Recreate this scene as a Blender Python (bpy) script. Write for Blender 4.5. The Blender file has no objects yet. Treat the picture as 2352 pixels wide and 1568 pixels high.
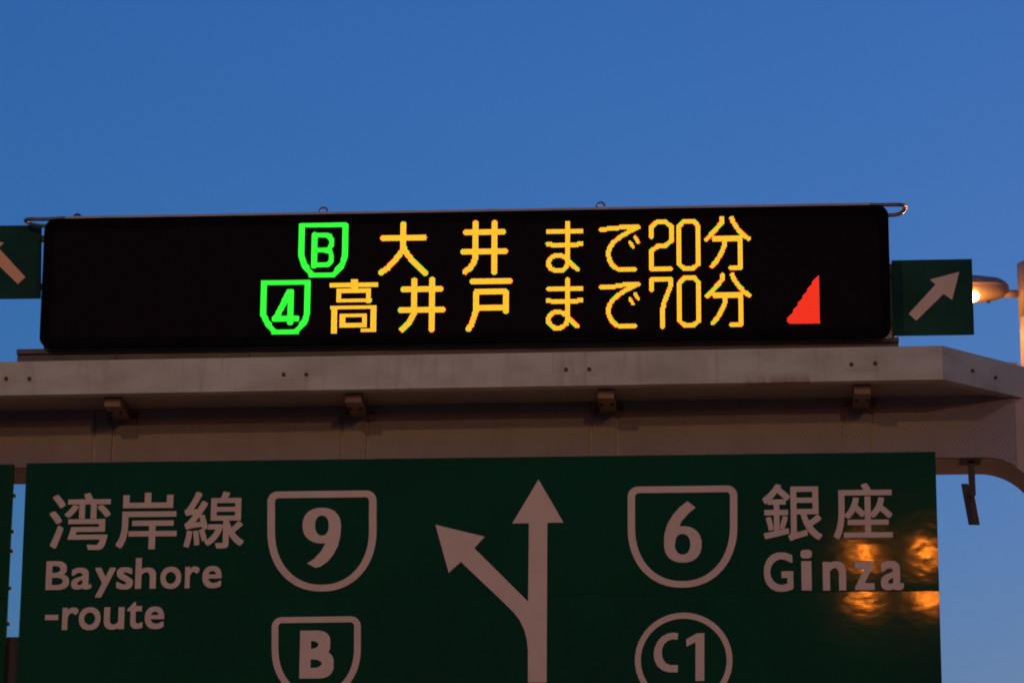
import bpy, bmesh, math, random
from mathutils import Vector, Matrix
random.seed(7)
SC = bpy.context.scene
COL = SC.collection
R = math.radians

# ------------------------------------------------------------------ camera
# pixel frame used for measuring: 2352 x 1568 ("d" pixels); the photograph is 1.7415 times that
CX, CY, F = 1176.0, 784.0, 7600.0
ALPHA, PITCH, ROLL = R(-4.3), R(15.2), 0.0064
DIST = F / 280.0
fwd = Vector((math.sin(ALPHA) * math.cos(PITCH), math.cos(ALPHA) * math.cos(PITCH), math.sin(PITCH)))
r0 = fwd.cross(Vector((0, 0, 1))).normalized()
u0 = r0.cross(fwd).normalized()
right = r0 * math.cos(ROLL) + u0 * math.sin(ROLL)
up = u0 * math.cos(ROLL) - r0 * math.sin(ROLL)
CAM = Vector((0, -0.4, 1.45 + DIST * math.sin(PITCH))) - fwd * DIST
cam_data = bpy.data.cameras.new('camera')
cam = bpy.data.objects.new('camera', cam_data)
COL.objects.link(cam)
cam.matrix_world = Matrix(((right.x, up.x, -fwd.x, CAM.x), (right.y, up.y, -fwd.y, CAM.y),
                           (right.z, up.z, -fwd.z, CAM.z), (0, 0, 0, 1)))
cam_data.sensor_width = 36.0
cam_data.lens = 36.0 * F / 2352.0
cam_data.clip_end = 6000
cam_data.dof.use_dof = True
cam_data.dof.focus_distance = 27.0
cam_data.dof.aperture_fstop = 2.8
SC.camera = cam

# ------------------------------------------------------------------ sky and exposure (dusk, the sun just gone)
world = bpy.data.worlds.new('World')
SC.world = world
world.use_nodes = True
wn = world.node_tree
sky = wn.nodes.new('ShaderNodeTexSky')
sky.sky_type = 'NISHITA'
sky.sun_disc = False
sky.sun_elevation = R(1.0)
sky.sun_rotation = R(22.0)
sky.air_density = 1.5
sky.dust_density = 0.5
sky.ozone_density = 6.0
wn.links.new(sky.outputs[0], wn.nodes['Background'].inputs[0])
wn.nodes['Background'].inputs[1].default_value = 0.078
EXPOSURE = 2.80
EK = 2.0 ** EXPOSURE
SC.view_settings.view_transform = 'Standard'
SC.view_settings.look = 'None'
SC.view_settings.gamma = 1.0
SC.view_settings.use_curve_mapping = False
SC.view_settings.exposure = EXPOSURE
SC.render.engine = 'CYCLES'
SC.cycles.use_denoising = True
SC.cycles.max_bounces = 6
SC.cycles.filter_width = 1.9

SODIUM = (1.0, 0.36, 0.08)
SODIUM_PALE = (1.0, 0.50, 0.17)

# ------------------------------------------------------------------ measuring helpers
def P(x, y, Y):
    """point on the vertical plane y = Y seen at d-pixel (x, y)"""
    d = fwd + right * ((x - CX) / F) - up * ((y - CY) / F)
    t = (Y - CAM.y) / d.y
    return CAM + d * t

def crop(ox, oy, s):
    """pixel of an enlarged region of the photograph -> d pixel"""
    return lambda x, y: ((ox + x / s) / 1.74150, (oy + y / s) / 1.74150)

# ------------------------------------------------------------------ object helpers
def wloc(o):
    v = Vector((0, 0, 0))
    while o:
        v = v + o.location
        o = o.parent
    return v

def tag(o, label=None, cat=None, group=None, kind=None):
    if label: o['label'] = label
    if cat: o['category'] = cat
    if group: o['group'] = group
    if kind: o['kind'] = kind
    return o

def thing(name, loc, label, cat, group=None):
    o = bpy.data.objects.new(name, None)
    o.empty_display_size = 0.2
    o.location = loc
    COL.objects.link(o)
    return tag(o, label, cat, group)

def link(name, me, mat, parent=None):
    if mat and not me.materials:
        me.materials.append(mat)
    o = bpy.data.objects.new(name, me)
    COL.objects.link(o)
    if parent:
        o.parent = parent
    return o

def mesh(name, verts, faces, mat, parent=None, smooth=False, bevel=0.0):
    off = wloc(parent) if parent else Vector((0, 0, 0))
    me = bpy.data.meshes.new(name)
    me.from_pydata([tuple(Vector(v) - off) for v in verts], [], faces)
    bm = bmesh.new(); bm.from_mesh(me)
    bmesh.ops.recalc_face_normals(bm, faces=bm.faces)
    if bevel > 0:
        bmesh.ops.bevel(bm, geom=list(bm.edges), offset=bevel, segments=2, affect='EDGES', profile=0.5)
    bm.to_mesh(me); bm.free()
    if smooth:
        me.polygons.foreach_set('use_smooth', [True] * len(me.polygons))
    return link(name, me, mat, parent)

BOXF = [(0, 1, 2, 3), (7, 6, 5, 4), (0, 4, 5, 1), (1, 5, 6, 2), (2, 6, 7, 3), (3, 7, 4, 0)]
def box(name, x0, x1, y0, y1, z0, z1, mat, parent=None, bevel=0.0):
    v = [(x0, y0, z0), (x1, y0, z0), (x1, y0, z1), (x0, y0, z1), (x0, y1, z0), (x1, y1, z0), (x1, y1, z1), (x0, y1, z1)]
    return mesh(name, v, BOXF, mat, parent, bevel=bevel)

def slab(name, quad, depth, mat, parent=None, bevel=0.0):
    """quad = 4 world points of a front face, thickened by depth along +y"""
    d = Vector((0, depth, 0))
    v = [Vector(q) for q in quad] + [Vector(q) + d for q in quad]
    return mesh(name, v, BOXF, mat, parent, bevel=bevel)

def prism(name, pts, y0, y1, mat, parent=None, bevel=0.0):
    n = len(pts)
    v = [(p[0], y0, p[1]) for p in pts] + [(p[0], y1, p[1]) for p in pts]
    f = [tuple(range(n)), tuple(range(2 * n - 1, n - 1, -1))]
    f += [(i, (i + 1) % n, n + (i + 1) % n, n + i) for i in range(n)]
    return mesh(name, v, f, mat, parent, bevel=bevel)

def tube(name, pts, rad, mat, parent=None, seg=10, cap=True):
    pts = [Vector(p) for p in pts]
    rads = rad if isinstance(rad, (list, tuple)) else [rad] * len(pts)
    v, f = [], []
    ref = None
    for i, p in enumerate(pts):
        a = pts[max(i - 1, 0)]; b = pts[min(i + 1, len(pts) - 1)]
        t = (b - a).normalized()
        if ref is None:
            ref = t.orthogonal().normalized()
        ref = (ref - t * ref.dot(t)).normalized()
        bi = t.cross(ref)
        for k in range(seg):
            an = 2 * math.pi * k / seg
            v.append(p + (ref * math.cos(an) + bi * math.sin(an)) * rads[i])
    for i in range(len(pts) - 1):
        for k in range(seg):
            f.append((i * seg + k, i * seg + (k + 1) % seg, (i + 1) * seg + (k + 1) % seg, (i + 1) * seg + k))
    if cap:
        f.append(tuple(range(seg - 1, -1, -1)))
        f.append(tuple(range((len(pts) - 1) * seg, len(pts) * seg)))
    o = mesh(name, v, f, mat, parent, smooth=True)
    return o

def fill_loops(loops):
    """2-D filled mesh (verts, faces) from closed loops, inner loops are holes"""
    c = bpy.data.curves.new('tmp', 'CURVE')
    c.dimensions = '2D'; c.fill_mode = 'BOTH'
    for lp in loops:
        s = c.splines.new('POLY'); s.points.add(len(lp) - 1); s.use_cyclic_u = True
        for p, q in zip(s.points, lp):
            p.co = (q[0], q[1], 0, 1)
    return curve_faces(c)

def curve_faces(c):
    o = bpy.data.objects.new('tmp', c); COL.objects.link(o)
    dg = bpy.context.evaluated_depsgraph_get(); dg.update()
    me = bpy.data.meshes.new_from_object(o.evaluated_get(dg))
    v = [tuple(p.co) for p in me.vertices]; f = [tuple(p.vertices) for p in me.polygons]
    bpy.data.objects.remove(o); bpy.data.curves.remove(c); bpy.data.meshes.remove(me)
    return v, f

def glyph(ch, offset):
    c = bpy.data.curves.new('tmp', 'FONT')
    c.body = ch; c.size = 1.0; c.offset = offset; c.fill_mode = 'FRONT'; c.resolution_u = 8
    return curve_faces(c)

# ------------------------------------------------------------------ materials
def mat(name, col, rough=0.5, metal=0.0, spec=0.5, coat=0.0, coat_rough=0.1):
    m = bpy.data.materials.new(name); m.use_nodes = True
    b = m.node_tree.nodes['Principled BSDF']
    b.inputs['Base Color'].default_value = (*col, 1)
    b.inputs['Roughness'].default_value = rough
    b.inputs['Metallic'].default_value = metal
    b.inputs['Specular IOR Level'].default_value = spec
    b.inputs['Coat Weight'].default_value = coat
    b.inputs['Coat Roughness'].default_value = coat_rough
    return m

def N(m, t, **kw):
    n = m.node_tree.nodes.new(t)
    for k, v in kw.items():
        setattr(n, k, v)
    return n

def L(m, a, b):
    m.node_tree.links.new(a, b)

def coords(m, scale=(1, 1, 1)):
    g = N(m, 'ShaderNodeNewGeometry')
    mp = N(m, 'ShaderNodeMapping')
    mp.inputs['Scale'].default_value = scale
    L(m, g.outputs['Position'], mp.inputs['Vector'])
    return mp.outputs['Vector']

def weather(m, col, dark, scale, lo=0.45, hi=0.7, amount=1.0, detail=6.0):
    """blend patchy grime over the base colour"""
    b = m.node_tree.nodes['Principled BSDF']
    n = N(m, 'ShaderNodeTexNoise'); n.inputs['Scale'].default_value = 1.0; n.inputs['Detail'].default_value = detail
    n.inputs['Roughness'].default_value = 0.62
    L(m, coords(m, scale), n.inputs['Vector'])
    r = N(m, 'ShaderNodeMapRange'); r.inputs['From Min'].default_value = lo; r.inputs['From Max'].default_value = hi
    r.inputs['To Max'].default_value = amount
    L(m, n.outputs['Fac'], r.inputs['Value'])
    x = N(m, 'ShaderNodeMix', data_type='RGBA')
    prev = b.inputs['Base Color'].links[0].from_socket if b.inputs['Base Color'].links else None
    if prev: L(m, prev, x.inputs['A'])
    else: x.inputs['A'].default_value = (*col, 1)
    x.inputs['B'].default_value = (*dark, 1)
    L(m, r.outputs['Result'], x.inputs['Factor']); L(m, x.outputs['Result'], b.inputs['Base Color'])
    return m

def bump_noise(m, scale, dist, strength=1.0, detail=3):
    b = m.node_tree.nodes['Principled BSDF']
    n = N(m, 'ShaderNodeTexNoise'); n.inputs['Scale'].default_value = 1.0; n.inputs['Detail'].default_value = detail
    L(m, coords(m, scale), n.inputs['Vector'])
    bp = N(m, 'ShaderNodeBump'); bp.inputs['Distance'].default_value = dist; bp.inputs['Strength'].default_value = strength
    L(m, n.outputs['Fac'], bp.inputs['Height']); L(m, bp.outputs['Normal'], b.inputs['Normal'])
    return m

def emit(name, col, k):
    m = bpy.data.materials.new(name); m.use_nodes = True
    b = m.node_tree.nodes['Principled BSDF']
    b.inputs['Base Color'].default_value = (0.02, 0.02, 0.02, 1)
    b.inputs['Emission Color'].default_value = (*col, 1)
    b.inputs['Emission Strength'].default_value = k / EK
    return m

M = {}
M['paint'] = mat('beam_paint', (0.54, 0.60, 0.46), 0.55)
weather(M['paint'], (0.54, 0.60, 0.46), (0.35, 0.35, 0.25), (1.9, 1.9, 4.0), 0.40, 0.72, 0.85)
weather(M['paint'], None, (0.30, 0.22, 0.18), (11.0, 11.0, 1.0), 0.55, 0.78, 0.6)
M['girder'] = mat('girder_paint', (0.42, 0.37, 0.32), 0.6)
weather(M['girder'], (0.42, 0.37, 0.32), (0.30, 0.25, 0.21), (2.2, 2.2, 2.2), 0.42, 0.72, 0.7)
M['bracket'] = mat('bracket_paint', (0.27, 0.20, 0.15), 0.7)
weather(M['bracket'], (0.27, 0.20, 0.15), (0.15, 0.10, 0.075), (7, 7, 7), 0.4, 0.7, 0.9)
M['panel'] = mat('embossed_panel', (0.34, 0.31, 0.29), 0.5)
weather(M['panel'], (0.34, 0.31, 0.29), (0.22, 0.18, 0.155), (1.5, 1.5, 1.0), 0.42, 0.72, 0.6)
def emboss(m, pitch, dist):
    b = m.node_tree.nodes['Principled BSDF']
    g = N(m, 'ShaderNodeNewGeometry'); s = N(m, 'ShaderNodeSeparateXYZ'); L(m, g.outputs['Position'], s.inputs[0])
    outs = []
    for sx, sz in ((1, 0.62), (1, -0.62)):
        a = N(m, 'ShaderNodeMath', operation='MULTIPLY'); a.inputs[1].default_value = sx * math.pi / pitch
        c = N(m, 'ShaderNodeMath', operation='MULTIPLY_ADD'); c.inputs[1].default_value = sz * math.pi / pitch
        L(m, s.outputs['X'], a.inputs[0]); L(m, s.outputs['Z'], c.inputs[0]); L(m, a.outputs[0], c.inputs[2])
        q = N(m, 'ShaderNodeMath', operation='SINE'); L(m, c.outputs[0], q.inputs[0])
        w = N(m, 'ShaderNodeMath', operation='ABSOLUTE'); L(m, q.outputs[0], w.inputs[0])
        outs.append(w.outputs[0])
    mn = N(m, 'ShaderNodeMath', operation='MINIMUM'); L(m, outs[0], mn.inputs[0]); L(m, outs[1], mn.inputs[1])
    bp = N(m, 'ShaderNodeBump'); bp.inputs['Distance'].default_value = dist; bp.inputs['Strength'].default_value = 1.0
    L(m, mn.outputs[0], bp.inputs['Height']); L(m, bp.outputs['Normal'], b.inputs['Normal'])
emboss(M['panel'], 0.034, 0.006)
M['green'] = mat('green_sheeting', (0.007, 0.066, 0.021), 0.9, spec=0.0, coat=0.16, coat_rough=0.055)
weather(M['green'], (0.007, 0.066, 0.021), (0.009, 0.048, 0.018), (1.3, 1.3, 1.0), 0.4, 0.7, 0.8)
def sheeting_bump(m):
    b = m.node_tree.nodes['Principled BSDF']
    n1 = N(m, 'ShaderNodeTexNoise'); n1.inputs['Scale'].default_value = 1.0; n1.inputs['Detail'].default_value = 2.0
    L(m, coords(m, (3.4, 3.4, 6.0)), n1.inputs['Vector'])
    n2 = N(m, 'ShaderNodeTexNoise'); n2.inputs['Scale'].default_value = 1.0; n2.inputs['Detail'].default_value = 4.0
    L(m, coords(m, (9.0, 9.0, 95.0)), n2.inputs['Vector'])
    b1 = N(m, 'ShaderNodeBump'); b1.inputs['Distance'].default_value = 0.0015; b1.inputs['Strength'].default_value = 0.5
    b2 = N(m, 'ShaderNodeBump'); b2.inputs['Distance'].default_value = 0.00006; b2.inputs['Strength'].default_value = 0.5
    L(m, n1.outputs['Fac'], b1.inputs['Height']); L(m, n2.outputs['Fac'], b2.inputs['Height'])
    L(m, b1.outputs['Normal'], b2.inputs['Normal'])
    L(m, b2.outputs['Normal'], b.inputs['Coat Normal'])
sheeting_bump(M['green'])
M['green_dark'] = mat('dark_green_sheeting', (0.014, 0.075, 0.046), 0.8, spec=0.1)
weather(M['green_dark'], (0.014, 0.075, 0.046), (0.010, 0.045, 0.030), (3, 3, 3), 0.4, 0.7, 0.8)
M['white'] = mat('white_sheeting', (0.69, 0.60, 0.44), 0.55)
weather(M['white'], (0.69, 0.60, 0.44), (0.56, 0.46, 0.34), (3.0, 3.0, 3.0), 0.42, 0.72, 0.6)
M['warm_lit_white'] = mat('warm_lit_sheeting', (0.88, 0.52, 0.26), 0.6)  # white arrow sheeting with warm lamp light put into its colour
M['alu'] = mat('aluminium_back', (0.35, 0.35, 0.36), 0.45, metal=0.8)
M['black'] = mat('black_bezel', (0.0050, 0.0034, 0.0044), 0.7, spec=0.03)
M['screen'] = mat('led_screen_black', (0.0085, 0.0045, 0.0062), 0.75, spec=0.06)
M['housing'] = mat('housing_paint', (0.50, 0.47, 0.44), 0.5)
weather(M['housing'], (0.50, 0.47, 0.44), (0.33, 0.29, 0.27), (4, 4, 4), 0.42, 0.72, 0.7)
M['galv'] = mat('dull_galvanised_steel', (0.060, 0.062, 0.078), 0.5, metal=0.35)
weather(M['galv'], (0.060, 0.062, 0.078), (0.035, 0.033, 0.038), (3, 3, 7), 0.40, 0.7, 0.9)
M['steel'] = mat('dark_steel', (0.030, 0.025, 0.027), 0.6)
M['bolt'] = mat('rusty_bolt', (0.055, 0.038, 0.032), 0.7)
M['rail'] = mat('bare_metal_tube', (0.16, 0.15, 0.15), 0.45, metal=0.2)
M['lamp_body'] = mat('lamp_paint', (0.46, 0.36, 0.26), 0.5)
weather(M['lamp_body'], (0.46, 0.36, 0.26), (0.33, 0.24, 0.17), (6, 6, 6), 0.42, 0.72, 0.6)
M['lens'] = emit('sodium_lens', (1.0, 0.50, 0.13), 60.0)
M['lens_far'] = emit('sodium_lens_bright', (1.0, 0.22, 0.015), 1500.0)
M['asphalt'] = mat('asphalt', (0.09, 0.087, 0.084), 0.85)
weather(M['asphalt'], (0.09, 0.087, 0.084), (0.055, 0.054, 0.053), (0.6, 0.6, 0.6), 0.4, 0.7, 0.8)
bump_noise(M['asphalt'], (40, 40, 40), 0.004, 0.6)
M['road_paint'] = mat('road_paint', (0.62, 0.61, 0.58), 0.7)
# light emitting diodes
M['led_red'] = emit('led_red', (1.0, 0.035, 0.012), 3.2)
M['led_green'] = emit('led_green', (0.025, 1.0, 0.035), 4.6)
M['led_amber_red'] = emit('led_amber_red', (1.0, 0.05, 0.01), 4.0)
M['led_amber_green'] = emit('led_amber_green', (0.14, 1.0, 0.03), 1.75)

# ------------------------------------------------------------------ ground
g = mesh('road', [(-3000, -3000, 0), (3000, -3000, 0), (3000, 3000, 0), (-3000, 3000, 0)], [(0, 1, 2, 3)], M['asphalt'])
tag(g, 'dark asphalt road surface below the gantry', None, None, 'structure')
for k, x in enumerate((-5.2, -1.7, 1.9, 5.4)):
    dash = k in (1, 2)
    for j in range(14 if dash else 1):
        y0 = -60 + j * 8 if dash else -60
        s = mesh('lane_marking', [(x - .075, y0, .004), (x + .075, y0, .004), (x + .075, y0 + (4 if dash else 110), .004), (x - .075, y0 + (4 if dash else 110), .004)],
                 [(0, 1, 2, 3)], M['road_paint'], g)

# ------------------------------------------------------------------ gantry
YF = -0.46            # front face of the walkway beam
YW = 0.17             # front of the girder
YR = 0.77             # back of the girder
c5 = crop(0, 1350, 2352 / 1500); c6 = crop(1400, 1300, 2352 / 1400); c7 = crop(2700, 1300, 2352 / 1396)
GZ = P(2200, 1052, YW).z                          # underside of the girder
beamTR = P(*c7(1805, 138), YF); beamBR = P(*c7(1800, 365), YF)
xL = P(-260, 830, YF).x
def lin(a, b, x):
    t = (x - a.x) / (b.x - a.x)
    return a.z + (b.z - a.z) * t
tl = P(*c5(110, 150), YF); bl = P(*c5(0, 362), YF)
beamTL = Vector((xL, YF, lin(tl, beamTR, xL))); beamBL = Vector((xL, YF, lin(bl, beamBR, xL)))
XB = (beamTR.x + beamBR.x) / 2
gantry = thing('sign_gantry', (P(2420, 1000, YW).x + .4, YW + .3, 0), 'cream painted steel gantry with walkway beam and rounded corner carrying all the signs', 'gantry')
# girder with rounded inner corners and columns
RAD = 0.50
xs = P(*c7(2075, 890), YW).x                      # where the right corner starts to bend
xe = xs + RAD
XLC = -16.0
top = P(2340, 872, YW).z
prof = [(xe, 0), (xe + .95, 0), (xe + .95, top), (XLC - .95, top), (XLC - .95, 0), (XLC, 0)]
for k in range(0, 9):
    a = math.pi - k * math.pi / 16
    prof.append((XLC + RAD + RAD * math.cos(a), GZ - RAD + RAD * math.sin(a)))
for k in range(0, 17):
    a = math.pi / 2 - k * math.pi / 32
    prof.append((xs + RAD * math.cos(a), GZ - RAD + RAD * math.sin(a)))
prism('girder', prof, YW + .012, YR, M['girder'], gantry)
# embossed cover panels, one object each, with open joints between them
def xd(x, Y=YW, y=985): return P(x, y, Y).x
seams = [-330, -60, 218, 262, 786, 845, 1357, 1419, 1938, 2002, 2334]
for i in range(len(seams) - 1):
    a, b = xd(seams[i]) + .013, xd(seams[i + 1]) - .013
    yo = YW - .010 - random.random() * .008
    if b < xs:
        prism('cover_panel', [(a, GZ + .004), (b, GZ + .004), (b, top - .02), (a, top - .02)], yo, YW + .010, M['panel'], gantry)
    else:
        pts = [(a, GZ + .004), (xs, GZ + .004)]
        k = 1
        while k < 32:
            an = math.pi / 2 - k * math.pi / 64
            px, pz = xs + (RAD + .004) * math.cos(an), GZ - RAD + (RAD + .004) * math.sin(an)
            if px > b: break
            pts.append((px, pz)); k += 1
        pts += [(b, pts[-1][1] - .01), (b, top - .02), (a, top - .02)]
        prism('cover_panel', pts, yo, YW + .010, M['panel'], gantry)
def rust_stain(m, a, b):
    """a ragged rust stain creeping up from the lower edge of the beam between a and b"""
    bs = m.node_tree.nodes['Principled BSDF']
    prev = bs.inputs['Base Color'].links[0].from_socket
    g = N(m, 'ShaderNodeNewGeometry'); sp = N(m, 'ShaderNodeSeparateXYZ'); L(m, g.outputs['Position'], sp.inputs[0])
    def ramp(sock, v0, v1):
        r = N(m, 'ShaderNodeMapRange'); r.interpolation_type = 'SMOOTHSTEP'
        r.inputs['From Min'].default_value = v0; r.inputs['From Max'].default_value = v1
        L(m, sock, r.inputs['Value']); return r.outputs['Result']
    def mul(p, q_):
        k = N(m, 'ShaderNodeMath', operation='MULTIPLY'); L(m, p, k.inputs[0]); L(m, q_, k.inputs[1]); return k.outputs[0]
    x0 = ramp(sp.outputs['X'], a.x - .03, a.x + .03); x1 = ramp(sp.outputs['X'], b.x + .01, b.x - .01)
    zz = ramp(sp.outputs['Z'], a.z + .10, a.z - .03)
    n_ = N(m, 'ShaderNodeTexNoise'); n_.inputs['Scale'].default_value = 1.0; n_.inputs['Detail'].default_value = 5
    L(m, coords(m, (11, 11, 3.5)), n_.inputs['Vector'])
    f = mul(mul(mul(x0, x1), zz), ramp(n_.outputs['Fac'], .28, .62))
    x = N(m, 'ShaderNodeMix', data_type='RGBA'); L(m, prev, x.inputs['A']); x.inputs['B'].default_value = (.30, .19, .17, 1)
    L(m, f, x.inputs['Factor']); L(m, x.outputs['Result'], bs.inputs['Base Color'])
# walkway front beam: channel of web and two flanges
def rail_piece(name, a_t, a_b, b_t, b_b, nrm, parent, mt):
    """web plus flanges between two ends; nrm = inward direction"""
    n = Vector(nrm)
    th, fl, ft = .012, .105, .014
    prof = lambda t, b: [t, b, b + n * fl, b + n * fl + Vector((0, 0, ft)), b + n * th + Vector((0, 0, ft)), t + n * th - Vector((0, 0, ft)), t + n * fl - Vector((0, 0, ft)), t + n * fl]
    A, B = prof(a_t, a_b), prof(b_t, b_b)
    v = A + B
    f = [tuple(range(8)), tuple(range(15, 7, -1))] + [(i, (i + 1) % 8, 8 + (i + 1) % 8, 8 + i) for i in range(8)]
    return mesh(name, v, f, mt, parent)
beam = rail_piece('walkway_beam', beamTL, beamBL, Vector((XB, YF, beamTR.z)), Vector((XB, YF, beamBR.z)), (0, 1, 0), gantry, M['paint'])
# the end of the walkway runs back at an angle to the girder
dirv = Vector((1, 0.93, 0)).normalized()
q = (YW - .016 - YF) / dirv.y + .12
eT = Vector((XB + .002, YF + .001, beamTR.z)) ; eB = Vector((XB + .002, YF + .001, beamBR.z))
endT = eT + dirv * q + Vector((0, 0, -.012)); endB = eB + dirv * q + Vector((0, 0, .0))
nin = Vector((-dirv.y, dirv.x, 0))
chamfer = rail_piece('walkway_beam_end', eT, eB, endT, endB, nin, gantry, M['paint'])
# walkway deck behind the beam
zt = min(beamTL.z, beamTR.z) - .05
zs = lambda x: lin(beamBL, beamBR, min(x, XB)) + .016
pp = [(xL, YF + .013), (XB, YF + .013), (XB + (YW - .03 - YF - .013) / .93, YW - .03), (xL, YW - .03)]
v = [(p[0], p[1], zs(p[0])) for p in pp] + [(p[0], p[1], zs(p[0]) + .03) for p in pp]
mesh('walkway_deck', v, BOXF, M['girder'], gantry)
# rear walkway beam, its end shows past the angled front end
rt = P(2316, 833, YR + .35); rb = P(2316, 850, YR + .35)
rx = P(2335, 838, YR + .35).x
box('rear_beam', xL, rx, YR + .35, YR + .42, rt.z - .20, rt.z - .035, M['paint'], gantry, .004)
box('rear_beam_lip', xL, rx + .008, YR + .33, YR + .44, rt.z - .033, rt.z, M['paint'], gantry, .004)
for x in (-9.0, -4.0, 1.0, rx - .3):
    box('rear_bracket', x - .06, x + .06, YR - .01, YR + .36, rt.z - .33, rt.z - .205, M['girder'], gantry)
# bolts through the beam
def bolt(p, n, parent, rad=.017):
    n = Vector(n).normalized(); t = n.cross(Vector((0, 0, 1))).normalized(); u = t.cross(n)
    a0 = random.random()
    v = [p + (t * math.cos(k * math.pi / 3 + a0) + u * math.sin(k * math.pi / 3 + a0)) * rad for k in range(6)]
    v += [q + n * .016 for q in v]
    f = [tuple(range(5, -1, -1)), tuple(range(6, 12))] + [(i, (i + 1) % 6, 6 + (i + 1) % 6, 6 + i) for i in range(6)]
    return mesh('bolt', v, f, M['bolt'], parent)
for px in (c5(40, 258), c5(185, 258), c5(1780, 232), c5(1922, 232), c6(1452, 300), c6(1608, 298), c7(1188, 265), c7(1348, 258)):
    bolt(P(*px, YF - .001), (0, -1, 0), beam)
rust_stain(M['paint'], P(*c7(480, 380), YF), P(*c7(910, 380), YF))
for px in (c7(2000, 308), c7(2155, 355)):
    d = fwd + right * ((px[0] - CX) / F) - up * ((px[1] - CY) / F)
    t = (eT - CAM).dot(nin) / d.dot(nin)
    bolt(CAM + d * t - nin * .001, -nin, chamfer, .014)
# thin washer plates welded under the bolt pairs
for (ax, ay), (bx_, by_) in ((c6(1400, 262), c6(1660, 336)), (c7(1145, 232), c7(1392, 300)), (c5(1740, 200), c5(1962, 262))):
    a, b = P(ax, ay, YF), P(bx_, by_, YF)
    box('splice_plate', a.x, b.x, YF - .0035, YF - .0005, b.z, a.z, M['paint'], beam)
# brackets under the walkway: box with a face plate and a sloped gusset going back to the girder
YB = YF + .125
for cx_, cy_ in (c5(705, 395), c5(2215, 380), c6(1720, 455), c7(1262, 415)):
    p = P(cx_, cy_, YB)
    zt_b = lin(beamBL, beamBR, p.x) + .015
    w = .068
    zb1 = zt_b - .095
    zb2 = zt_b - .100
    pr = [(YB, zt_b), (YB, zb1), (YB + .09, zb2), (YW - .02, zb2), (YW - .02, zt_b)]
    vv = [(p.x - w, a, b) for a, b in pr] + [(p.x + w, a, b) for a, b in pr]
    ff = [(0, 1, 2, 3, 4), (9, 8, 7, 6, 5)] + [(i, (i + 1) % 5, 5 + (i + 1) % 5, 5 + i) for i in range(5)]
    br = mesh('walkway_bracket', vv, ff, M['bracket'], gantry, bevel=.006)
    box('foot_plate', p.x - .125, p.x + .125, YW - .032, YW - .021, zb2 - .03, zt_b - .002, M['bracket'], br, .002)
    for sx in (-1, 1):
        bolt(Vector((p.x + sx * .045, YB + .17, zb2 - .001)), (0.001, 0.0, -1), br, .016)
        bolt(Vector((p.x + sx * .103, YW - .034, zb2 + .03)), (0, -1, 0), br, .012)

# small drooping cable plate hanging below the girder near its rounded corner
h5 = crop(3780, 1740, 3.92)
yh = 0.30
pt = P(*h5(255, 770), yh); p2 = P(*h5(345, 770), yh); p3 = P(*h5(545, 1400), yh); p4 = P(*h5(372, 1397), yh)
pm = P(*h5(470, 960), yh)
hp = thing('hanging_plate', (pt.x, yh, pt.z), 'narrow dark steel plate hanging from the underside of the gantry corner', 'bracket')
a, b = P(*h5(345, 640), yh), P(*h5(462, 640), yh)
prism('hanger_bar', [(a.x + .005, GZ - .002), (a.x + .012, pt.z - .12), (b.x + .004, pm.z), (b.x, GZ - .002)], yh - .045, yh - .030, M['steel'], hp)
prism('plate', [(pt.x, pt.z), (p4.x, p4.z), (p3.x, p3.z), (pm.x - .004, pm.z), (p2.x + .005, pt.z)], yh - .028, yh + .02, M['steel'], hp, .002)
box('fixing_plate', a.x - .06, b.x + .05, yh - .10, yh + .08, GZ - .012, GZ + .008, M['steel'], hp)

# ------------------------------------------------------------------ base between walkway and display
c4 = crop(0, 780, 2352 / 1100); c3 = crop(3000, 780, 2352 / 1096)
YBASE = -0.36
bA = P(*c5(104, 72), YBASE); bB = P(*c7(1510, 80), YBASE)
base = thing('display_base', ((bA.x + bB.x) / 2, YBASE, beamTR.z - .1), 'long dark galvanised base strip under the lit display', 'base')
zb0 = min(beamTL.z, beamTR.z) - .048
cuts = [bA.x] + [P(x, 810, YBASE).x for x in (264, 571, 884, 1202, 1517, 1832)] + [bB.x]
for i in range(len(cuts) - 1):
    a, b = cuts[i] + .003, cuts[i + 1] - .003
    za, zb = lin(bA, bB, a) - .045, lin(bA, bB, b) - .045
    yo = YBASE + .02 + random.random() * .004
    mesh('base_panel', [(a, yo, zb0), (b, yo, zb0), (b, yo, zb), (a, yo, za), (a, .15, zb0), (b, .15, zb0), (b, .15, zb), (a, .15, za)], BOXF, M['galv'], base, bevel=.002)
    if 0 < i:
        slabx = cuts[i]
        zz = lin(bA, bB, slabx) - .006
        box('joint_strip', slabx - .004, slabx + .004, YBASE + .004, YBASE + .019, zb0 + .02, zz - .04, M['galv'], base)
slab('base_lip', [(bA.x, YBASE, bA.z - .043), (bB.x, YBASE, bB.z - .043), (bB.x, YBASE, bB.z), (bA.x, YBASE, bA.z)], .55, M['galv'], base, .003)

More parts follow.
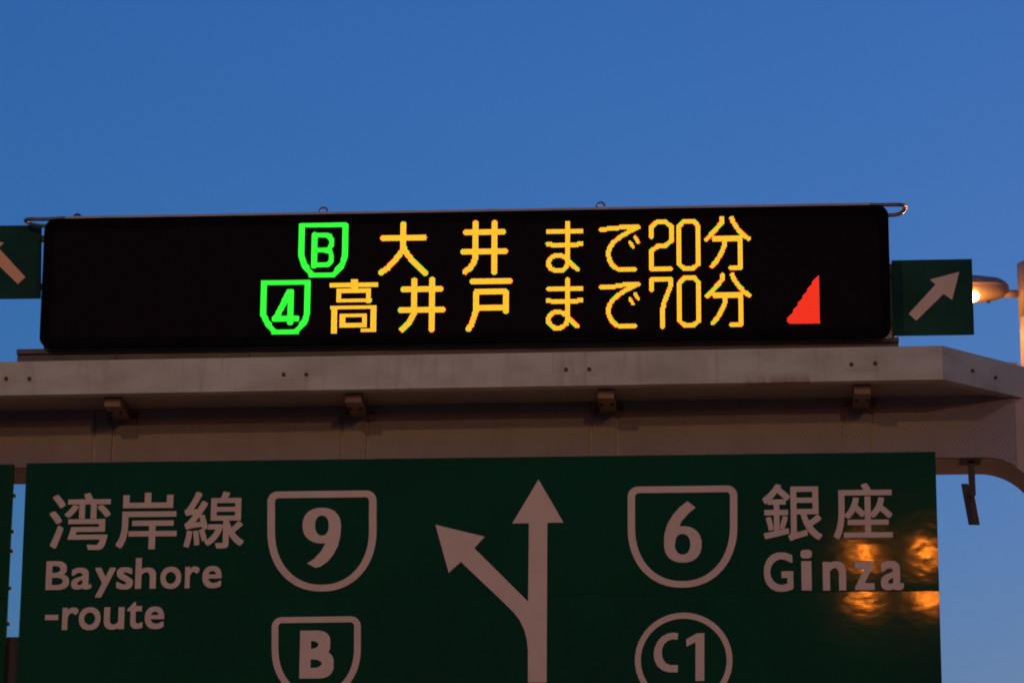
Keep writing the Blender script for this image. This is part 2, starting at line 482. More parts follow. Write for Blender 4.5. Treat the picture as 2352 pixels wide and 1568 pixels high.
# ------------------------------------------------------------------ the lit message display
YD = -0.45
dTL = P(104, 502.5, YD); dTR = P(2040.5, 470.0, YD); dBL = P(88.5, 798.8, YD); dBR = P(2047.0, 773.6, YD)
dl = (dTL.x + dBL.x) / 2; dr = (dTR.x + dBR.x) / 2
disp = thing('message_display', ((dl + dr) / 2, YD + .2, dBL.z), 'long black electronic display board lit with green, amber and red characters', 'display')
def round_rect(tlz, trz, blz, brz, x0, x1, rad, seg=8):
    pts = []
    def arc(cx, cz, a0):
        for k in range(seg + 1):
            a = a0 + k * (math.pi / 2) / seg
            pts.append((cx + rad * math.cos(a), cz + rad * math.sin(a)))
    arc(x1 - rad, trz - rad, 0); arc(x0 + rad, tlz - rad, math.pi / 2)
    arc(x0 + rad, blz + rad, math.pi); arc(x1 - rad, brz + rad, 1.5 * math.pi)
    return pts
outer = round_rect(dTL.z, dTR.z, dBL.z, dBR.z, dl, dr, .095)
m_ = .075
inner = round_rect(dTL.z - m_, dTR.z - m_, dBL.z + m_, dBR.z + m_, dl + m_, dr - m_, .03)
# bezel: front ring, inner lip back to the screen, outer side
n = len(outer)
v = [(p[0], YD, p[1]) for p in outer] + [(p[0], YD, p[1]) for p in inner] + [(p[0], YD + .02, p[1]) for p in inner] + [(p[0], YD + .06, p[1]) for p in outer]
f = []
for i in range(n):
    j = (i + 1) % n
    f += [(i, j, n + j, n + i), (n + i, n + j, 2 * n + j, 2 * n + i), (j, i, 3 * n + i, 3 * n + j)]
f.append(tuple(range(3 * n, 4 * n)))
mesh('bezel', v, f, M['black'], disp)
scr = mesh('screen', [(p[0], YD + .012, p[1]) for p in round_rect(dTL.z - m_ + .004, dTR.z - m_ + .004, dBL.z + m_ - .004, dBR.z + m_ - .004, dl + m_ - .004, dr - m_ + .004, .03)],
           [tuple(range(n))], M['screen'], disp)
hx0, hx1 = dl + .03, dr + .004
slab('housing', [(hx0, YD + .063, dBL.z + .004), (hx1, YD + .063, dBR.z + .004), (hx1, YD + .063, dTR.z - .11), (hx0, YD + .063, dTL.z - .11)], .46, M['housing'], disp, .006)
# rain roof with a thin pale lip
t0 = P(*c4(490, 183), YD + .10); t1 = P(*c3(1070, 64), YD + .10)
rf = slab('rain_roof', [(t0.x, YD + .10, t0.z - .10), (t1.x, YD + .10, t1.z - .10), (t1.x, YD + .10, t1.z), (t0.x, YD + .10, t0.z)], .46, M['housing'], disp, .003)
# lifting eyes
def ring(name, c, rad, tr, parent, m, ax=Vector((1, 0, 0)), seg=20):
    pts = [c + ax * (rad * math.cos(2 * math.pi * k / seg)) + Vector((0, 0, 1)) * (rad * math.sin(2 * math.pi * k / seg)) for k in range(seg + 1)]
    return tube(name, pts, tr, m, parent, 8, False)
ca = crop(1000, 820, 2352 / 1100); cb = crop(2000, 820, 2352 / 1100)
for px in (ca(628, 54), cb(862, 10)):
    c = P(*px, YD + .14)
    e = ring('lifting_eye', c, .033, .0085, disp, M['rail'])
    tube('eye_collar', [Vector((c.x, c.y, c.z - .040)), Vector((c.x, c.y, c.z - .028))], .024, M['rail'], e, 10)
c = P(178, 500, YD + .12)
e = ring('lifting_eye', c, .028, .010, disp, M['steel'], Vector((1, .25, 0)).normalized())
# guard loops on both upper corners: bent flat tube, front leg near, rear leg behind
def loop(pxs, yf, yr, parent, name='guard_loop'):
    pts = []
    for (x, y, t) in pxs:
        pts.append(P(x, y, yf + (yr - yf) * t))
    # smooth by Catmull-Rom
    out = []
    for i in range(len(pts) - 1):
        p0 = pts[max(i - 1, 0)]; p1 = pts[i]; p2 = pts[i + 1]; p3 = pts[min(i + 2, len(pts) - 1)]
        for k in range(5):
            s = k / 5
            out.append(0.5 * ((2 * p1) + (p2 - p0) * s + (2 * p0 - 5 * p1 + 4 * p2 - p3) * s * s + (3 * p1 - p0 - 3 * p2 + p3) * s ** 3))
    out.append(pts[-1])
    return tube(name, out, .0165, M['rail'], parent, 10)
h1 = crop(3450, 780, 9.408)
loop([(*h1(300, 385), 0), (*h1(900, 372), 0), (*h1(1400, 368), 0.02), (*h1(1600, 420), .3), (*h1(1600, 500), .55), (*h1(1500, 640), .8), (*h1(1300, 735), .97), (*h1(1000, 765), 1), (*h1(700, 775), 1)], YD + .02, YD + .40, disp)
h8 = crop(60, 820, 2352 / 360)
loop([(*h8(1300, 345), 0), (*h8(800, 370), 0), (*h8(400, 372), .02), (*h8(275, 400), .3), (*h8(330, 450), .55), (*h8(450, 500), .85), (*h8(600, 535), 1), (*h8(1000, 560), 1)], YD + .02, YD + .40, disp)

# --- the characters: every lit diode is a small disc on a 1 cm grid, red and green alternating
PITCHD = 0.00985
def dseg(px, pz, a, b):
    dx, dz = b[0] - a[0], b[1] - a[1]
    l2 = dx * dx + dz * dz
    t = 0 if l2 == 0 else max(0, min(1, ((px - a[0]) * dx + (pz - a[1]) * dz) / l2))
    return math.hypot(px - a[0] - dx * t, pz - a[1] - dz * t), t
DISC = [(math.cos(k * math.pi / 4 + .39), math.sin(k * math.pi / 4 + .39)) for k in range(8)]
def diodes(name, cr, strokes, mode, polys=(), off=(0, 0), label=None):
    """strokes: (points in enlarged-photo pixels, width in the same pixels)"""
    s = cr(1, 0)[0] - cr(0, 0)[0]                       # d pixels per crop pixel
    def pt(p):
        d = cr(p[0], p[1]); w = P(d[0] + off[0] / 1.7415, d[1] + off[1] / 1.7415, YD + .012)
        return (w.x, w.z)
    S = [([pt(p) for p in pts], w * s / 280.0 / 2) for pts, w in strokes]
    PL = [[pt(p) for p in pl] for pl in polys]
    # the board can only light whole rows and columns: straight strokes sit on the grid
    q_ = PITCHD
    S2 = []
    for pts, w in S:
        n_ = max(2, round(2 * w / q_ + .3)); sh = 0.0 if n_ % 2 else 0.5
        sn = lambda v_: (round(v_ / q_ - sh) + sh) * q_
        pts = [list(p) for p in pts]
        for a, b in zip(pts, pts[1:]):
            dx, dz = abs(a[0] - b[0]), abs(a[1] - b[1])
            if dz < .12 * dx: a[1] = b[1] = sn((a[1] + b[1]) / 2)
            elif dx < .05 * dz: a[0] = b[0] = sn((a[0] + b[0]) / 2)
        S2.append((pts, n_ * q_ / 2))
    S = S2
    sb = lambda v_: (round(v_ / q_ - .5) + .5) * q_
    for k, pl in enumerate(PL):
        if len(pl) == 4:
            x0, x1 = sb((pl[0][0] + pl[3][0]) / 2), sb((pl[1][0] + pl[2][0]) / 2)
            za, zb = sb((pl[0][1] + pl[1][1]) / 2), sb((pl[2][1] + pl[3][1]) / 2)
            PL[k] = [(x0, za), (x1, za), (x1, zb), (x0, zb)]
    allp = [p for pts, w in S for p in pts] + [p for pl in PL for p in pl]
    pad = max([w for _, w in S] + [.01])
    i0, i1 = math.floor((min(p[0] for p in allp) - pad) / PITCHD), math.ceil((max(p[0] for p in allp) + pad) / PITCHD)
    j0, j1 = math.floor((min(p[1] for p in allp) - pad) / PITCHD), math.ceil((max(p[1] for p in allp) + pad) / PITCHD)
    vs, fs, mi = [], [], []
    rad = PITCHD * .40
    off_p = wloc(disp)
    for i in range(i0, i1 + 1):
        for j in range(j0, j1 + 1):
            red = (i + j) % 2 == 0
            if mode == 'green' and red: continue
            if mode == 'red' and not red: continue
            x, z = i * PITCHD, j * PITCHD
            hit = False
            for pts, w in S:
                for a, b in zip(pts, pts[1:]):
                    d, t = dseg(x, z, a, b)
                    if d <= w * .995: hit = True; break
                if hit: break
            if not hit:
                for pl in PL:
                    ins = False
                    for a, b in zip(pl, pl[1:] + pl[:1]):
                        if (a[1] > z) != (b[1] > z) and x < (b[0] - a[0]) * (z - a[1]) / (b[1] - a[1]) + a[0]:
                            ins = not ins
                    if ins: hit = True; break
            if not hit: continue
            k = len(vs)
            for cxx, czz in DISC:
                vs.append((x + cxx * rad - off_p.x, YD + .0075 - off_p.y, z + czz * rad - off_p.z))
            for cxx, czz in DISC:
                vs.append((x + cxx * rad - off_p.x, YD + .0125 - off_p.y, z + czz * rad - off_p.z))
            fs.append(tuple(range(k, k + 8))); mi.append(0 if red else 1)
            for q_ in range(8):
                fs.append((k + (q_ + 1) % 8, k + q_, k + 8 + q_, k + 8 + (q_ + 1) % 8)); mi.append(0 if red else 1)
    me = bpy.data.meshes.new(name)
    me.from_pydata(vs, [], fs)
    if mode == 'amber':
        me.materials.append(M['led_amber_red']); me.materials.append(M['led_amber_green'])
    else:
        me.materials.append(M['led_red']); me.materials.append(M['led_green'])
    me.polygons.foreach_set('material_index', mi)
    bm = bmesh.new(); bm.from_mesh(me)
    bmesh.ops.recalc_face_normals(bm, faces=bm.faces)
    bm.to_mesh(me); bm.free()
    o = link(name, me, None, disp)
    tag(o, label, None, None, 'stuff')
    return o

LINE2 = (0, 226.8)
d1 = crop(1190, 880, 1437 / 220)
shield = [([(110, 150), (1258, 140)], 130), ([(118, 150), (105, 960), (190, 1190), (372, 1428)], 160), ([(372, 1430), (955, 1428)], 130),
          ([(1252, 140), (1238, 960), (1170, 1160), (955, 1428)], 160)]
diodes('lit_shield', d1, shield, 'green')
diodes('lit_letter', d1, [([(460, 385), (450, 1185)], 152), ([(450, 395), (740, 390), (850, 430), (908, 530), (905, 640), (845, 750), (760, 790), (460, 795)], 130),
                          ([(760, 800), (860, 860), (900, 970), (880, 1080), (780, 1175), (450, 1190)], 130)], 'green', label='green letter B inside the upper shield')
diodes('lit_shield', d1, shield, 'green', off=(-151, 227.5))
diodes('lit_digit', ca, [([(350, 745), (346, 1005)], 50), ([(335, 745), (230, 955)], 44), ([(215, 975), (395, 972)], 44)], 'green', label='green digit 4 inside the lower shield')
d2 = crop(1500, 880, 1437 / 220)
diodes('lit_character', d2, [([(200, 483), (1280, 470)], 140), ([(752, 120), (745, 650), (715, 800), (600, 960), (450, 1130), (330, 1260), (160, 1370)], 142),
                             ([(748, 700), (785, 810), (860, 915), (1000, 1090), (1150, 1240), (1310, 1380)], 142)], 'amber')
diodes('lit_character', ca, [([(1845, 236), (2160, 228)], 46), ([(1823, 406), (2180, 398)], 46), ([(1930, 152), (1930, 430), (1920, 480), (1890, 530), (1842, 572)], 46), ([(2087, 152), (2085, 575)], 44)], 'amber')
d4 = crop(2160, 870, 1307 / 200)
ma = [([(215, 385), (1080, 372)], 128), ([(205, 692), (280, 700), (340, 718), (640, 722), (950, 715), (1000, 685), (1080, 680)], 122), ([(725, 140), (722, 1180), (690, 1290), (600, 1375), (500, 1400), (400, 1395), (290, 1340), (225, 1250), (215, 1190), (240, 1110), (310, 1030), (400, 990), (500, 985), (600, 1010), (680, 1070), (800, 1190), (975, 1355)], 122)]
de = [([(865, 215), (960, 212), (1080, 195), (1175, 187)], 43), ([(1180, 192), (1120, 220), (1040, 265), (970, 320), (935, 370), (926, 420), (935, 470), (960, 512), (1000, 545), (1030, 555), (1150, 553)], 42),
      ([(1112, 318), (1138, 360)], 28), ([(1155, 273), (1182, 318)], 28)]
d6 = crop(2580, 860, 1505 / 240)
two = [([(158, 545), (158, 300), (300, 178), (510, 175), (655, 300), (655, 640), (500, 765), (330, 775), (162, 900), (160, 1360), (645, 1357)], 112)]
zero = [([(840, 300), (965, 165), (1220, 160), (1335, 270), (1335, 1230), (1200, 1345), (985, 1345), (845, 1230), (840, 300)], 110)]
d7 = crop(2780, 840, 1452 / 250)
fun = [([(612, 190), (608, 290), (470, 470), (350, 600), (270, 680)], 96), ([(852, 185), (870, 260), (1000, 450), (1130, 590), (1245, 665)], 96), ([(455, 665), (1040, 660)], 118), ([(695, 700), (675, 850), (570, 1080), (470, 1230), (395, 1310)], 98),
       ([(1045, 660), (1055, 1345)], 96), ([(830, 1350), (1050, 1347)], 112)]
for off in ((0, 0), LINE2):
    diodes('lit_character', d4, ma, 'amber', off=off)
    diodes('lit_character', cb, de, 'amber', off=off)
diodes('lit_digit', d6, two, 'amber')
diodes('lit_digit', cb, [([(1297, 725), (1297, 640), (1458, 640), (1460, 690), (1405, 830), (1395, 900), (1393, 1040)], 40)], 'amber')
for off in ((0, 0), (2, 226.8)):
    diodes('lit_digit', d6, zero, 'amber', off=off)
    diodes('lit_character', d7, fun, 'amber', off=(off[0] * 1.4, off[1]))
d5 = crop(1300, 1100, 1380 / 220)
def rect(x0, y0, x1, y1, sl=-.016):
    return [(x0, y0), (x1, y0 + sl * (x1 - x0)), (x1, y1 + sl * (x1 - x0)), (x0, y1)]
diodes('lit_character', d5, [], 'amber', polys=[rect(650, 100, 815, 330), rect(125, 200, 1325, 308), rect(278, 352, 1165, 452), rect(278, 592, 1165, 692), rect(278, 352, 415, 692), rect(1030, 352, 1165, 692),
        rect(142, 772, 1288, 868), rect(142, 772, 292, 1470), rect(1132, 772, 1280, 1440), rect(905, 1335, 1278, 1436), rect(355, 980, 1062, 1070), rect(355, 1215, 1062, 1312), rect(355, 980, 500, 1312), rect(925, 980, 1062, 1312)])
diodes('lit_character', ca, [([(1312, 727), (1634, 719)], 46), ([(1288, 898), (1652, 890)], 46), ([(1402, 646), (1398, 920), (1385, 965), (1350, 1020), (1300, 1064)], 48), ([(1558, 642), (1552, 1066)], 46)], 'amber')
diodes('lit_character', ca, [([(1905, 655), (2220, 648)], 46), ([(1938, 745), (2184, 740)], 46), ([(1936, 748), (1930, 900), (1915, 962), (1892, 1025), (1870, 1060)], 46), ([(2186, 745), (2186, 904)], 44), ([(1940, 877), (2186, 872)], 46)], 'amber')
d3 = crop(3140, 1090, 1140 / 160)
diodes('lit_triangle', d3, [], 'red', polys=[[(930, 60), (962, 50), (995, 1450), (110, 1460), (60, 1390), (70, 1320)]], label='red lit wedge at the right of the display')

# ------------------------------------------------------------------ sign helpers
def flat(name, loops, cr, Y, m, parent, lift=0.0):
    """filled shape from loops of enlarged-photo pixels on plane y = Y, as thin sheeting"""
    lp = []
    for l in loops:
        lp.append([(w.x, w.z) for w in (P(*cr(*p), Y) for p in l)])
    return sheet(name, [fill_loops(lp)], Y - lift, m, parent)

def sheet(name, parts, Y, m, parent, step=.0004):
    vs, fs = [], []
    for k, (v, f) in enumerate(parts):
        o = len(vs)
        vs += [(a[0], Y - k * step, a[1]) for a in v]
        fs += [tuple(i + o for i in q_) for q_ in f]
    off = wloc(parent)
    me = bpy.data.meshes.new(name)
    me.from_pydata([tuple(Vector(a) - off) for a in vs], [], fs)
    bm = bmesh.new(); bm.from_mesh(me)
    for fc in bm.faces:
        if fc.normal.y > 0: fc.normal_flip()
    bm.to_mesh(me); bm.free()
    return link(name, me, m, parent)

def letter(ch, cr, x0, y0, x1, y1, Y, parent, bold=0.02, name='letter'):
    v, f = glyph(ch, 0.0)
    ax, bx = min(p[0] for p in v) - bold, max(p[0] for p in v) + bold
    ay, by = min(p[1] for p in v) - bold, max(p[1] for p in v) + bold
    cxp, cyp = (x0 + x1) / 2, (y0 + y1) / 2
    c = P(*cr(cxp, cyp), Y)
    w = (P(*cr(x1, cyp), Y) - P(*cr(x0, cyp), Y)).x
    h = (P(*cr(cxp, y0), Y) - P(*cr(cxp, y1), Y)).z
    parts = []
    for ox, oy in [(a_ * bold, b_ * bold) for a_ in (-1, 0, 1) for b_ in (-1, 0, 1)]:   # thin layers a little apart thicken the strokes
        parts.append(([(c.x + ((p[0] + ox - ax) / (bx - ax) - .5) * w, c.z + ((p[1] + oy - ay) / (by - ay) - .5) * h, 0) for p in v], f))
    return sheet(name, parts, Y, M['white'], parent, .00013)

def ellipse(cx, cy, rx, ry, n=48, pw=2.0):
    out = []
    for k in range(n):
        a = 2 * math.pi * k / n
        c, s = math.cos(a), math.sin(a)
        out.append((cx + rx * math.copysign(abs(c) ** (2 / pw), c), cy + ry * math.copysign(abs(s) ** (2 / pw), s)))
    return out

def shield_loop(x0, x1, yt, yb, ys, rc, tilt=0.0):
    """route shield: flat top with rounded corners, straight sides to ys, then a half ellipse"""
    pts = []
    for k in range(9):
        a = math.pi + k * math.pi / 16
        pts.append((x0 + rc + rc * math.cos(a), yt + rc + rc * math.sin(a)))
    for k in range(9):
        a = 1.5 * math.pi + k * math.pi / 16
        pts.append((x1 - rc + rc * math.cos(a), yt + rc + rc * math.sin(a)))
    cx, rx = (x0 + x1) / 2, (x1 - x0) / 2
    for k in range(0, 33):
        a = k * math.pi / 32
        c, s = math.cos(a), math.sin(a)
        pw = 2 / 2.15
        pts.append((cx + rx * math.copysign(abs(c) ** pw, c), ys + (yb - ys) * abs(s) ** pw))
    return [(x, y + tilt * (x - cx)) for x, y in pts]

# ------------------------------------------------------------------ large green direction sign
YS = -0.36
s1 = crop(0, 1780, 1649 / 1000); s2 = crop(950, 1850, 1.78); s3 = crop(1650, 1850, 1.78); s4 = crop(2400, 1850, 1.78); s5 = crop(2950, 1850, 1.78)
sTL = P(60.5, 1063.2, YS); sTR = P(2147.5, 1036.4, YS); sBR = P(2163.5, 1542.8, YS); sBL = P(43.5, 1454, YS)
sx0 = (sTL.x + sBL.x) / 2; sx1 = (sTR.x + sBR.x) / 2
sign = thing('direction_sign', ((sx0 + sx1) / 2, YS + .05, sTL.z - 3.1), 'large green direction sign with white shields, forked arrow and lettering below the walkway', 'road sign')
zj = P(2100, 1356.5, YS).z
rows = [(sTL.z, sTR.z, zj, zj, -0.0075), (zj, zj, zj - 1.05, zj - 1.05, 0.0065), (zj - 1.05, zj - 1.05, sTL.z - 3.1, sTL.z - 3.1, 0.001)]
for (a, b, c, d, tilt) in rows:
    g_ = .0013
    h = (a - c) / 2 * tilt
    # each board leans a touch, as mounted aluminium boards do
    q4 = [Vector((sx0, YS + .004 - h, c + g_)), Vector((sx1, YS + .004 - h, d + g_)), Vector((sx1, YS + .004 + h, b - g_)), Vector((sx0, YS + .004 + h, a - g_))]
    slab('board', q4, .030, M['green'], sign)
for x in (sx0 + .45, sx0 + 2.1, (sx0 + sx1) / 2 - .4, sx1 - 2.2, sx1 - .45):
    box('back_rib', x - .04, x + .04, YS + .040, YS + .11, sTL.z - 3.05, sTL.z - .08, M['alu'], sign)
YL = YS - .0035
for ch, a in (('湾', (325, 315, 728, 690)), ('岸', (768, 312, 1168, 685)), ('線', (1215, 305, 1612, 680))):
    letter(ch, s1, *a, YL, sign, .012, 'character')
for ch, a in (('B', (303, 763, 458, 953)), ('a', (470, 806, 605, 950)), ('y', (625, 806, 762, 1003)), ('s', (768, 803, 878, 950)), ('h', (893, 742, 1030, 945)), ('o', (1058, 800, 1195, 946)), ('r', (1220, 798, 1315, 942)), ('e', (1335, 795, 1462, 942)),
              ('-', (297, 1117, 385, 1152)), ('r', (410, 1068, 517, 1217)), ('o', (520, 1066, 663, 1218)), ('u', (685, 1066, 820, 1214)), ('t', (838, 1030, 942, 1210)), ('e', (955, 1062, 1083, 1211))):
    letter(ch, s1, *a, YL, sign, .017)
for ch, a in (('銀', (178, 150, 602, 555)), ('座', (682, 145, 1102, 542))):
    letter(ch, s5, *a, YL, sign, .012, 'character')
for ch, a in (('G', (188, 637, 397, 917)), ('i', (450, 618, 532, 908)), ('n', (607, 700, 773, 908)), ('z', (833, 705, 975, 905)), ('a', (1020, 697, 1182, 906))):
    letter(ch, s5, *a, YL, sign, .020)
# route shields
def shield_sign(cr, x0, x1, yt, yb, ys, st, tilt, name='route_shield'):
    o = shield_loop(x0, x1, yt, yb, ys, 72, tilt)
    i = shield_loop(x0 + st * 1.12, x1 - st * 1.12, yt + st, yb - st, ys, 26, tilt)
    return flat(name, [o, i], cr, YL, M['white'], sign)
sh9 = shield_sign(s2, 213, 990, 200, 915, 485, 48, -.012)
shB = shield_sign(s2, 243, 878, 1094, 1680, 1320, 43, -.012)
sh6 = shield_sign(s4, 197, 978, 165, 888, 455, 47, -.012)
flat('route_circle', [ellipse(596, 1404, 348, 339), ellipse(596, 1404, 306, 296)], s4, YL, M['white'], sign)
def rel(cr, loops):
    return fill_loops([[(w.x, w.z) for w in (P(*cr(*p), YL) for p in l)] for l in loops])
sheet('digit', [rel(s2, [ellipse(600, 446, 137, 127, pw=2.25), ellipse(601, 446, 49, 71, pw=2.2)]),
                rel(s2, [[(737, 450), (733, 515), (716, 590), (685, 650), (640, 705), (590, 738), (555, 747), (495, 715), (545, 682), (592, 632), (628, 570), (640, 520), (650, 470)]])], YL, M['white'], sign)
sheet('digit', [rel(s4, [ellipse(590, 580, 134, 130, pw=2.25), ellipse(588, 579, 55, 73, pw=2.2)]),
                rel(s4, [[(455, 575), (459, 505), (480, 435), (520, 368), (570, 312), (623, 273), (680, 318), (632, 358), (582, 416), (552, 480), (540, 530), (536, 575)]])], YL, M['white'], sign)
letter('B', s2, 443, 1192, 686, 1533, YL, sign, .04)
C_o = [(557, 1212), (520, 1206), (480, 1214), (440, 1236), (408, 1272), (388, 1318), (382, 1360), (390, 1410), (410, 1448), (445, 1476), (490, 1490), (553, 1490), (555, 1438), (500, 1438), (470, 1425), (450, 1400), (440, 1360), (442, 1325), (456, 1290), (482, 1266), (515, 1255), (553, 1258)]
flat('letter', [C_o], s4, YL, M['white'], sign)
flat('digit', [[(743, 1210), (743, 1550), (680, 1552), (680, 1275), (617, 1307), (613, 1255), (690, 1212)]], s4, YL, M['white'], sign)
flat('forked_arrow', [[(897, 118), (1075, 425), (960, 427), (958, 900), (955, 1562), (822, 1562), (822, 1340), (815, 1262), (797, 1192), (762, 1117), (712, 1055), (640, 985), (345, 705), (258, 782), (163, 440), (515, 525), (440, 607), (823, 987), (829, 430), (710, 431)]], s3, YL, M['white'], sign)

# ------------------------------------------------------------------ neighbouring green sign at the left edge
nR0 = P(28.6, 1123, YS); nR1 = P(13.9, 1464, YS)
nx1 = (nR0.x + nR1.x) / 2
nsign = thing('direction_sign', (nx1 - 1.5, YS + .05, sTL.z - 3.1), 'edge of another green sign left of the sky gap', 'road sign')
for (za, zb) in ((sTL.z - .005, zj), (zj, zj - 1.05), (zj - 1.05, sTL.z - 3.1)):
    slab('board', [(nx1 - 3.0, YS + .003, zb + .0022), (nx1, YS + .003, zb + .0022), (nx1, YS + .003, za - .0022), (nx1 - 3.0, YS + .003, za - .0022)], .03, M['green'], nsign)
for yy in (1138, 1220, 1265, 1350, 1432):
    c = P(26, yy, YS + .05)
    box('edge_clamp', nx1 - .05, nx1 + .018, YS + .034, YS + .07, c.z - .011, c.z + .011, M['steel'], nsign)
for x in (nx1 - .4, nx1 - 2.4):
    box('back_rib', x - .04, x + .04, YS + .040, YS + .11, sTL.z - 3.05, sTL.z - .08, M['alu'], nsign)
# horizontal rail behind both signs, and hangers up to the girder
zr = P(30, 1466, YS + .2).z
mr = box('mounting_rail', nx1 - 2.9, sx1 - .5, YS + .115, YS + .23, zr - .46, zr, M['steel'], gantry, .004)
for x in (nx1 - .9, sx0 + .8, (sx0 + sx1) / 2, sx1 - .9):
    box('sign_hanger', x - .05, x + .05, YW + .05, YW + .12, zr - .13, GZ + .01, M['steel'], gantry)
    box('hanger_arm', x - .045, x + .045, YS + .235, YW + .048, zr - .12, zr - .03, M['steel'], gantry)

# ------------------------------------------------------------------ arrow plates beside the display
def plate(name, quad, Y, label, arrow, cr, am):
    q4 = [P(*p, Y) for p in quad]
    t = thing(name, ((q4[0].x + q4[1].x) / 2, Y, q4[0].z), label, 'road sign', 'arrow plates beside the display')
    slab('board', q4, .022, M['green_dark'], t, .002)
    flat('arrow', [arrow], cr, Y - .003, am, t)
    return t
AR = [(1797, 658), (1735, 900), (1662, 848), (1427, 1078), (1362, 1018), (1592, 768), (1545, 725)]
YP = -0.22
pr_ = plate('arrow_plate', [(2052.0, 770.3), (2237.7, 767.6), (2232.4, 594.5), (2047.5, 597.7)], YP, 'small dark green plate with arrow pointing up right, right of the display', AR, c3, M['white'])
ARL = [(1580 - x * 1.0, y - 316) for x, y in AR]
ylft = lambda x, y: c4(x, y)
bl_ = ylft(0, 885); tl_ = ylft(0, 262)
pl_ = plate('arrow_plate', [(-96, bl_[1] + 1.0), (93, bl_[1] - 1.2), (95, tl_[1] - 1.4), (-88, tl_[1] + 1.0)], YP, 'small dark green plate with arrow pointing up left, cut by the left edge', ARL, ylft, M['warm_lit_white'])
# mounting posts of the plates
for t, px, side, ys_ in ((pr_, 2046.5, 1, (625, 740)), (pl_, 112.0, -1, (545, 655))):
    a = P(px, 690, YP + .10)
    z0 = zt + .002
    po = tube('mounting_post', [Vector((a.x, YP + .10, z0)), Vector((a.x, YP + .10, P(px, 600, YP).z))], .026, M['rail'], t, 16)
    for yy in ys_:
        zc = P(px, yy, YP).z
        box('clamp_arm', min(a.x, a.x + side * .45), max(a.x, a.x + side * .45), YP + .024, YP + .070, zc - .025, zc + .025, M['galv'], t)

# ------------------------------------------------------------------ street lamps
def lamp_head(parent, pos, dirx, lights, lens_mat, radius=.10, tint=SODIUM):
    """cobra head: pos = end of the arm, dirx = unit vector pointing away from the pole"""
    d = Vector(dirx).normalized(); s = d.cross(Vector((0, 0, 1))).normalized()
    secs = [(-.02, .045, .040, .045), (.02, .085, .085, .075), (.10, .125, .125, .105), (.30, .150, .150, .135), (.52, .160, .160, .145), (.66, .150, .130, .125), (.74, .110, .090, .080), (.78, .050, .040, .030)]
    v, f = [], []
    seg = 20
    for (t, w, ht, hb) in secs:
        for k in range(seg):
            a = 2 * math.pi * k / seg
            c, sn = math.cos(a), math.sin(a)
            hh = ht if sn > 0 else hb
            v.append(pos + d * t + s * (w * math.copysign(abs(c) ** .8, c)) + Vector((0, 0, hh * math.copysign(abs(sn) ** .75, sn))))
    for i in range(len(secs) - 1):
        for k in range(seg):
            f.append((i * seg + k, i * seg + (k + 1) % seg, (i + 1) * seg + (k + 1) % seg, (i + 1) * seg + k))
    f.append(tuple(range(seg))); f.append(tuple(range((len(secs) - 1) * seg, len(secs) * seg)))
    hd = mesh('lamp_head', v, f, M['lamp_body'], parent, smooth=True)
    # seam ridge of the hinged cover
    v = []; f = []
    prof = [(p[0], p[1] + .006) for p in secs[1:]]
    edge = [pos + d * t + s * w for t, w in prof] + [pos + d * t - s * w for t, w in reversed(prof)]
    nn = len(edge)
    v = [e + Vector((0, 0, .030)) for e in edge] + [e + Vector((0, 0, .045)) for e in edge]
    f = [tuple(range(nn)), tuple(range(2 * nn - 1, nn - 1, -1))] + [(i, (i + 1) % nn, nn + (i + 1) % nn, nn + i) for i in range(nn)]
    mesh('cover_rim', v, f, M['lamp_body'], hd)
    # lens bowl
    v, f = [], []
    c0 = pos + d * .45 - s * .07 + Vector((0, 0, -.070))
    rings = 6
    for i in range(rings + 1):
        ph = i * (math.pi / 2) / rings
        for k in range(16):
            a = 2 * math.pi * k / 16
            v.append(c0 + d * (.17 * math.cos(ph) * math.cos(a)) + s * (.11 * math.cos(ph) * math.sin(a)) + Vector((0, 0, -.095 * math.sin(ph))))
    for i in range(rings):
        for k in range(16):
            f.append((i * 16 + k, i * 16 + (k + 1) % 16, (i + 1) * 16 + (k + 1) % 16, (i + 1) * 16 + k))
    mesh('lens', v, f, lens_mat, hd, smooth=True)
    b = pos + d * .20
    box('latch', b.x - .02, b.x + .02, b.y - .02, b.y + .02, b.z - .145, b.z - .118, M['steel'], hd)
    for (kind, power, aim, size) in lights:      # the luminaire's throw; the POINT is a fill added to warm the head
        ld = bpy.data.lights.new('lamp_light', kind)
        ld.energy = power; ld.color = tint; ld.shadow_soft_size = radius
        lo = bpy.data.objects.new('lamp_light', ld); COL.objects.link(lo)
        if kind == 'SPOT':
            ld.spot_size = R(size); ld.spot_blend = .12
            lo.rotation_euler = Vector(aim).to_track_quat('-Z', 'Y').to_euler()
        lo.parent = hd
        lo.location = c0 + Vector((0, 0, -.095 - radius - .02)) - (s * .22 if kind == 'POINT' else s * 0) - wloc(hd)
    return hd

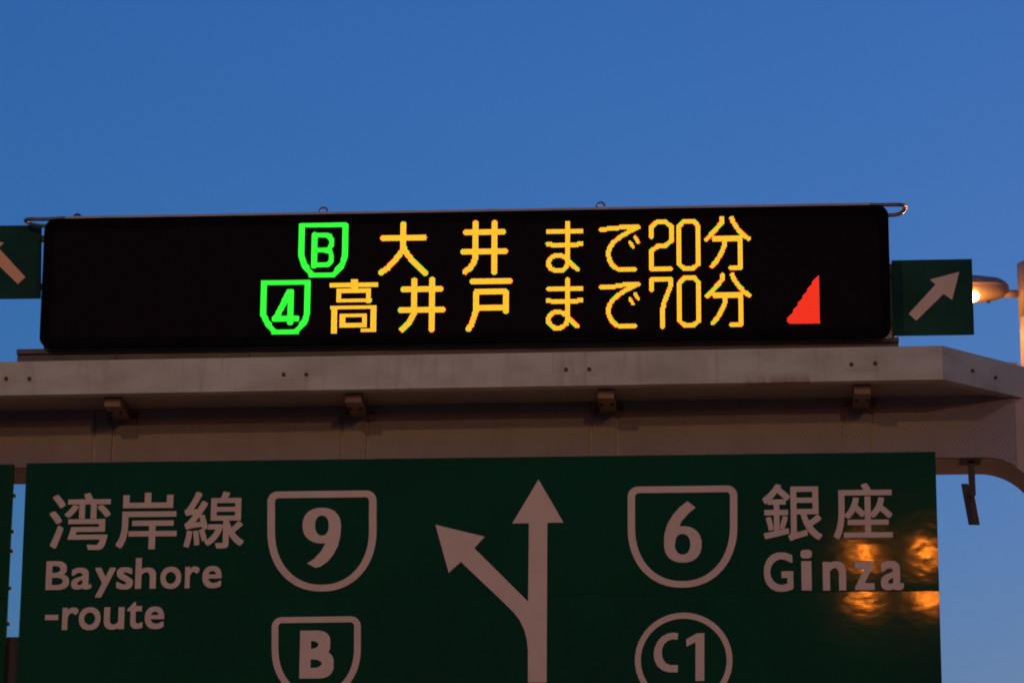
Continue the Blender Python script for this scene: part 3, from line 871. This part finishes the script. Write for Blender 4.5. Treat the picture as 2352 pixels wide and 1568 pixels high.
# lamp in view, behind the gantry at the right
YLMP = 8.0
k3 = crop(3840, 1000, 1338 / 256)
arm = P(*k3(985, 915), YLMP)
pole = P(*k3(1212, 915), YLMP)
ptop = P(*k3(1245, 295), YLMP)
prad = .13
lamp = thing('street_lamp', (pole.x + prad, YLMP, 0), 'orange glowing street lamp on a pole at the right edge, behind the arrow plate', 'street lamp', 'sodium street lamps')
tube('pole', [Vector((pole.x + prad, YLMP, 0)), Vector((pole.x + prad, YLMP, arm.z - .28)), Vector((pole.x + prad, YLMP, arm.z - .27))], [.14, .122, .122], M['lamp_body'], lamp, 24)
tube('pole_cap', [Vector((pole.x + prad, YLMP, arm.z - .275)), Vector((pole.x + prad, YLMP, ptop.z)), Vector((pole.x + prad, YLMP, ptop.z + .015))], [prad, prad, prad * .8], M['lamp_body'], lamp, 24)
tube('arm', [Vector((pole.x + .02, YLMP, arm.z)), Vector((arm.x - .03, YLMP, arm.z))], .042, M['lamp_body'], lamp, 16)
DOWN = (0, 0, -1)
lamp_head(lamp, Vector((arm.x, YLMP, arm.z + .05)), (-1, 0, 0), [('SPOT', 600.0, (-.46, -.55, -.69), 150), ('SPOT', 7.0, DOWN, 150), ('POINT', 2.0, DOWN, 0)], M['lens'])

# lamps standing beside the road on the near side of the gantry (they light its front and mirror in the green sign; one is added beyond it)
def road_lamp(x, y, h, reach, heads, power, label, tint=SODIUM):
    t = thing('street_lamp', (x, y, 0), label, 'street lamp', 'sodium street lamps')
    sg = 1 if reach > 0 else -1
    tube('pole', [Vector((x, y, 0)), Vector((x, y, h - .6)), Vector((x + reach * .15, y, h - .12)), Vector((x + reach * .4, y, h)), Vector((x + reach, y, h))], [.13, .10, .08, .06, .045], M['lamp_body'], t, 16)
    if heads == 1:
        lamp_head(t, Vector((x + reach, y, h)), (sg, 0, 0), [('SPOT', power, DOWN, 174)], M['lens'], tint=tint)
    else:
        tube('cross_arm', [Vector((x + reach, y - .05, h)), Vector((x + reach - .55, y - .05, h + .0)), Vector((x + reach + .55, y - .05, h))], .04, M['lamp_body'], t, 10)
        for q_ in (-.44, .44):
            lamp_head(t, Vector((x + reach + q_, y, h)), (0, 1, 0), [], M['lens_far'])
    return t
road_lamp(-8.2, -18.0, 14.0, 2.2, 1, 225.0, 'tall street lamp out of frame to the left, lighting the front of the gantry', SODIUM_PALE)
road_lamp(11.5, -29.0, 14.0, -2.2, 1, 360.0, 'tall street lamp out of frame to the right, farthest from the gantry', SODIUM_PALE)
road_lamp(15.5, 17.0, 12.5, -2.2, 1, 2200.0, 'added street lamp out of frame to the right, beyond the gantry')  # unseen lamp added so light bounced off the road warms the underside
# mirror position of the reflections on the right of the green sign
S = P(2075, 1338, YS)
dv = (S - CAM).normalized()
mv = Vector((dv.x, -dv.y, dv.z))
LP = S + mv * 20.0
road_lamp(LP.x + 3.4, LP.y - .55, LP.z + .25, -3.4, 2, 160.0, 'twin headed street lamp out of frame to the right, mirrored in the green sign')
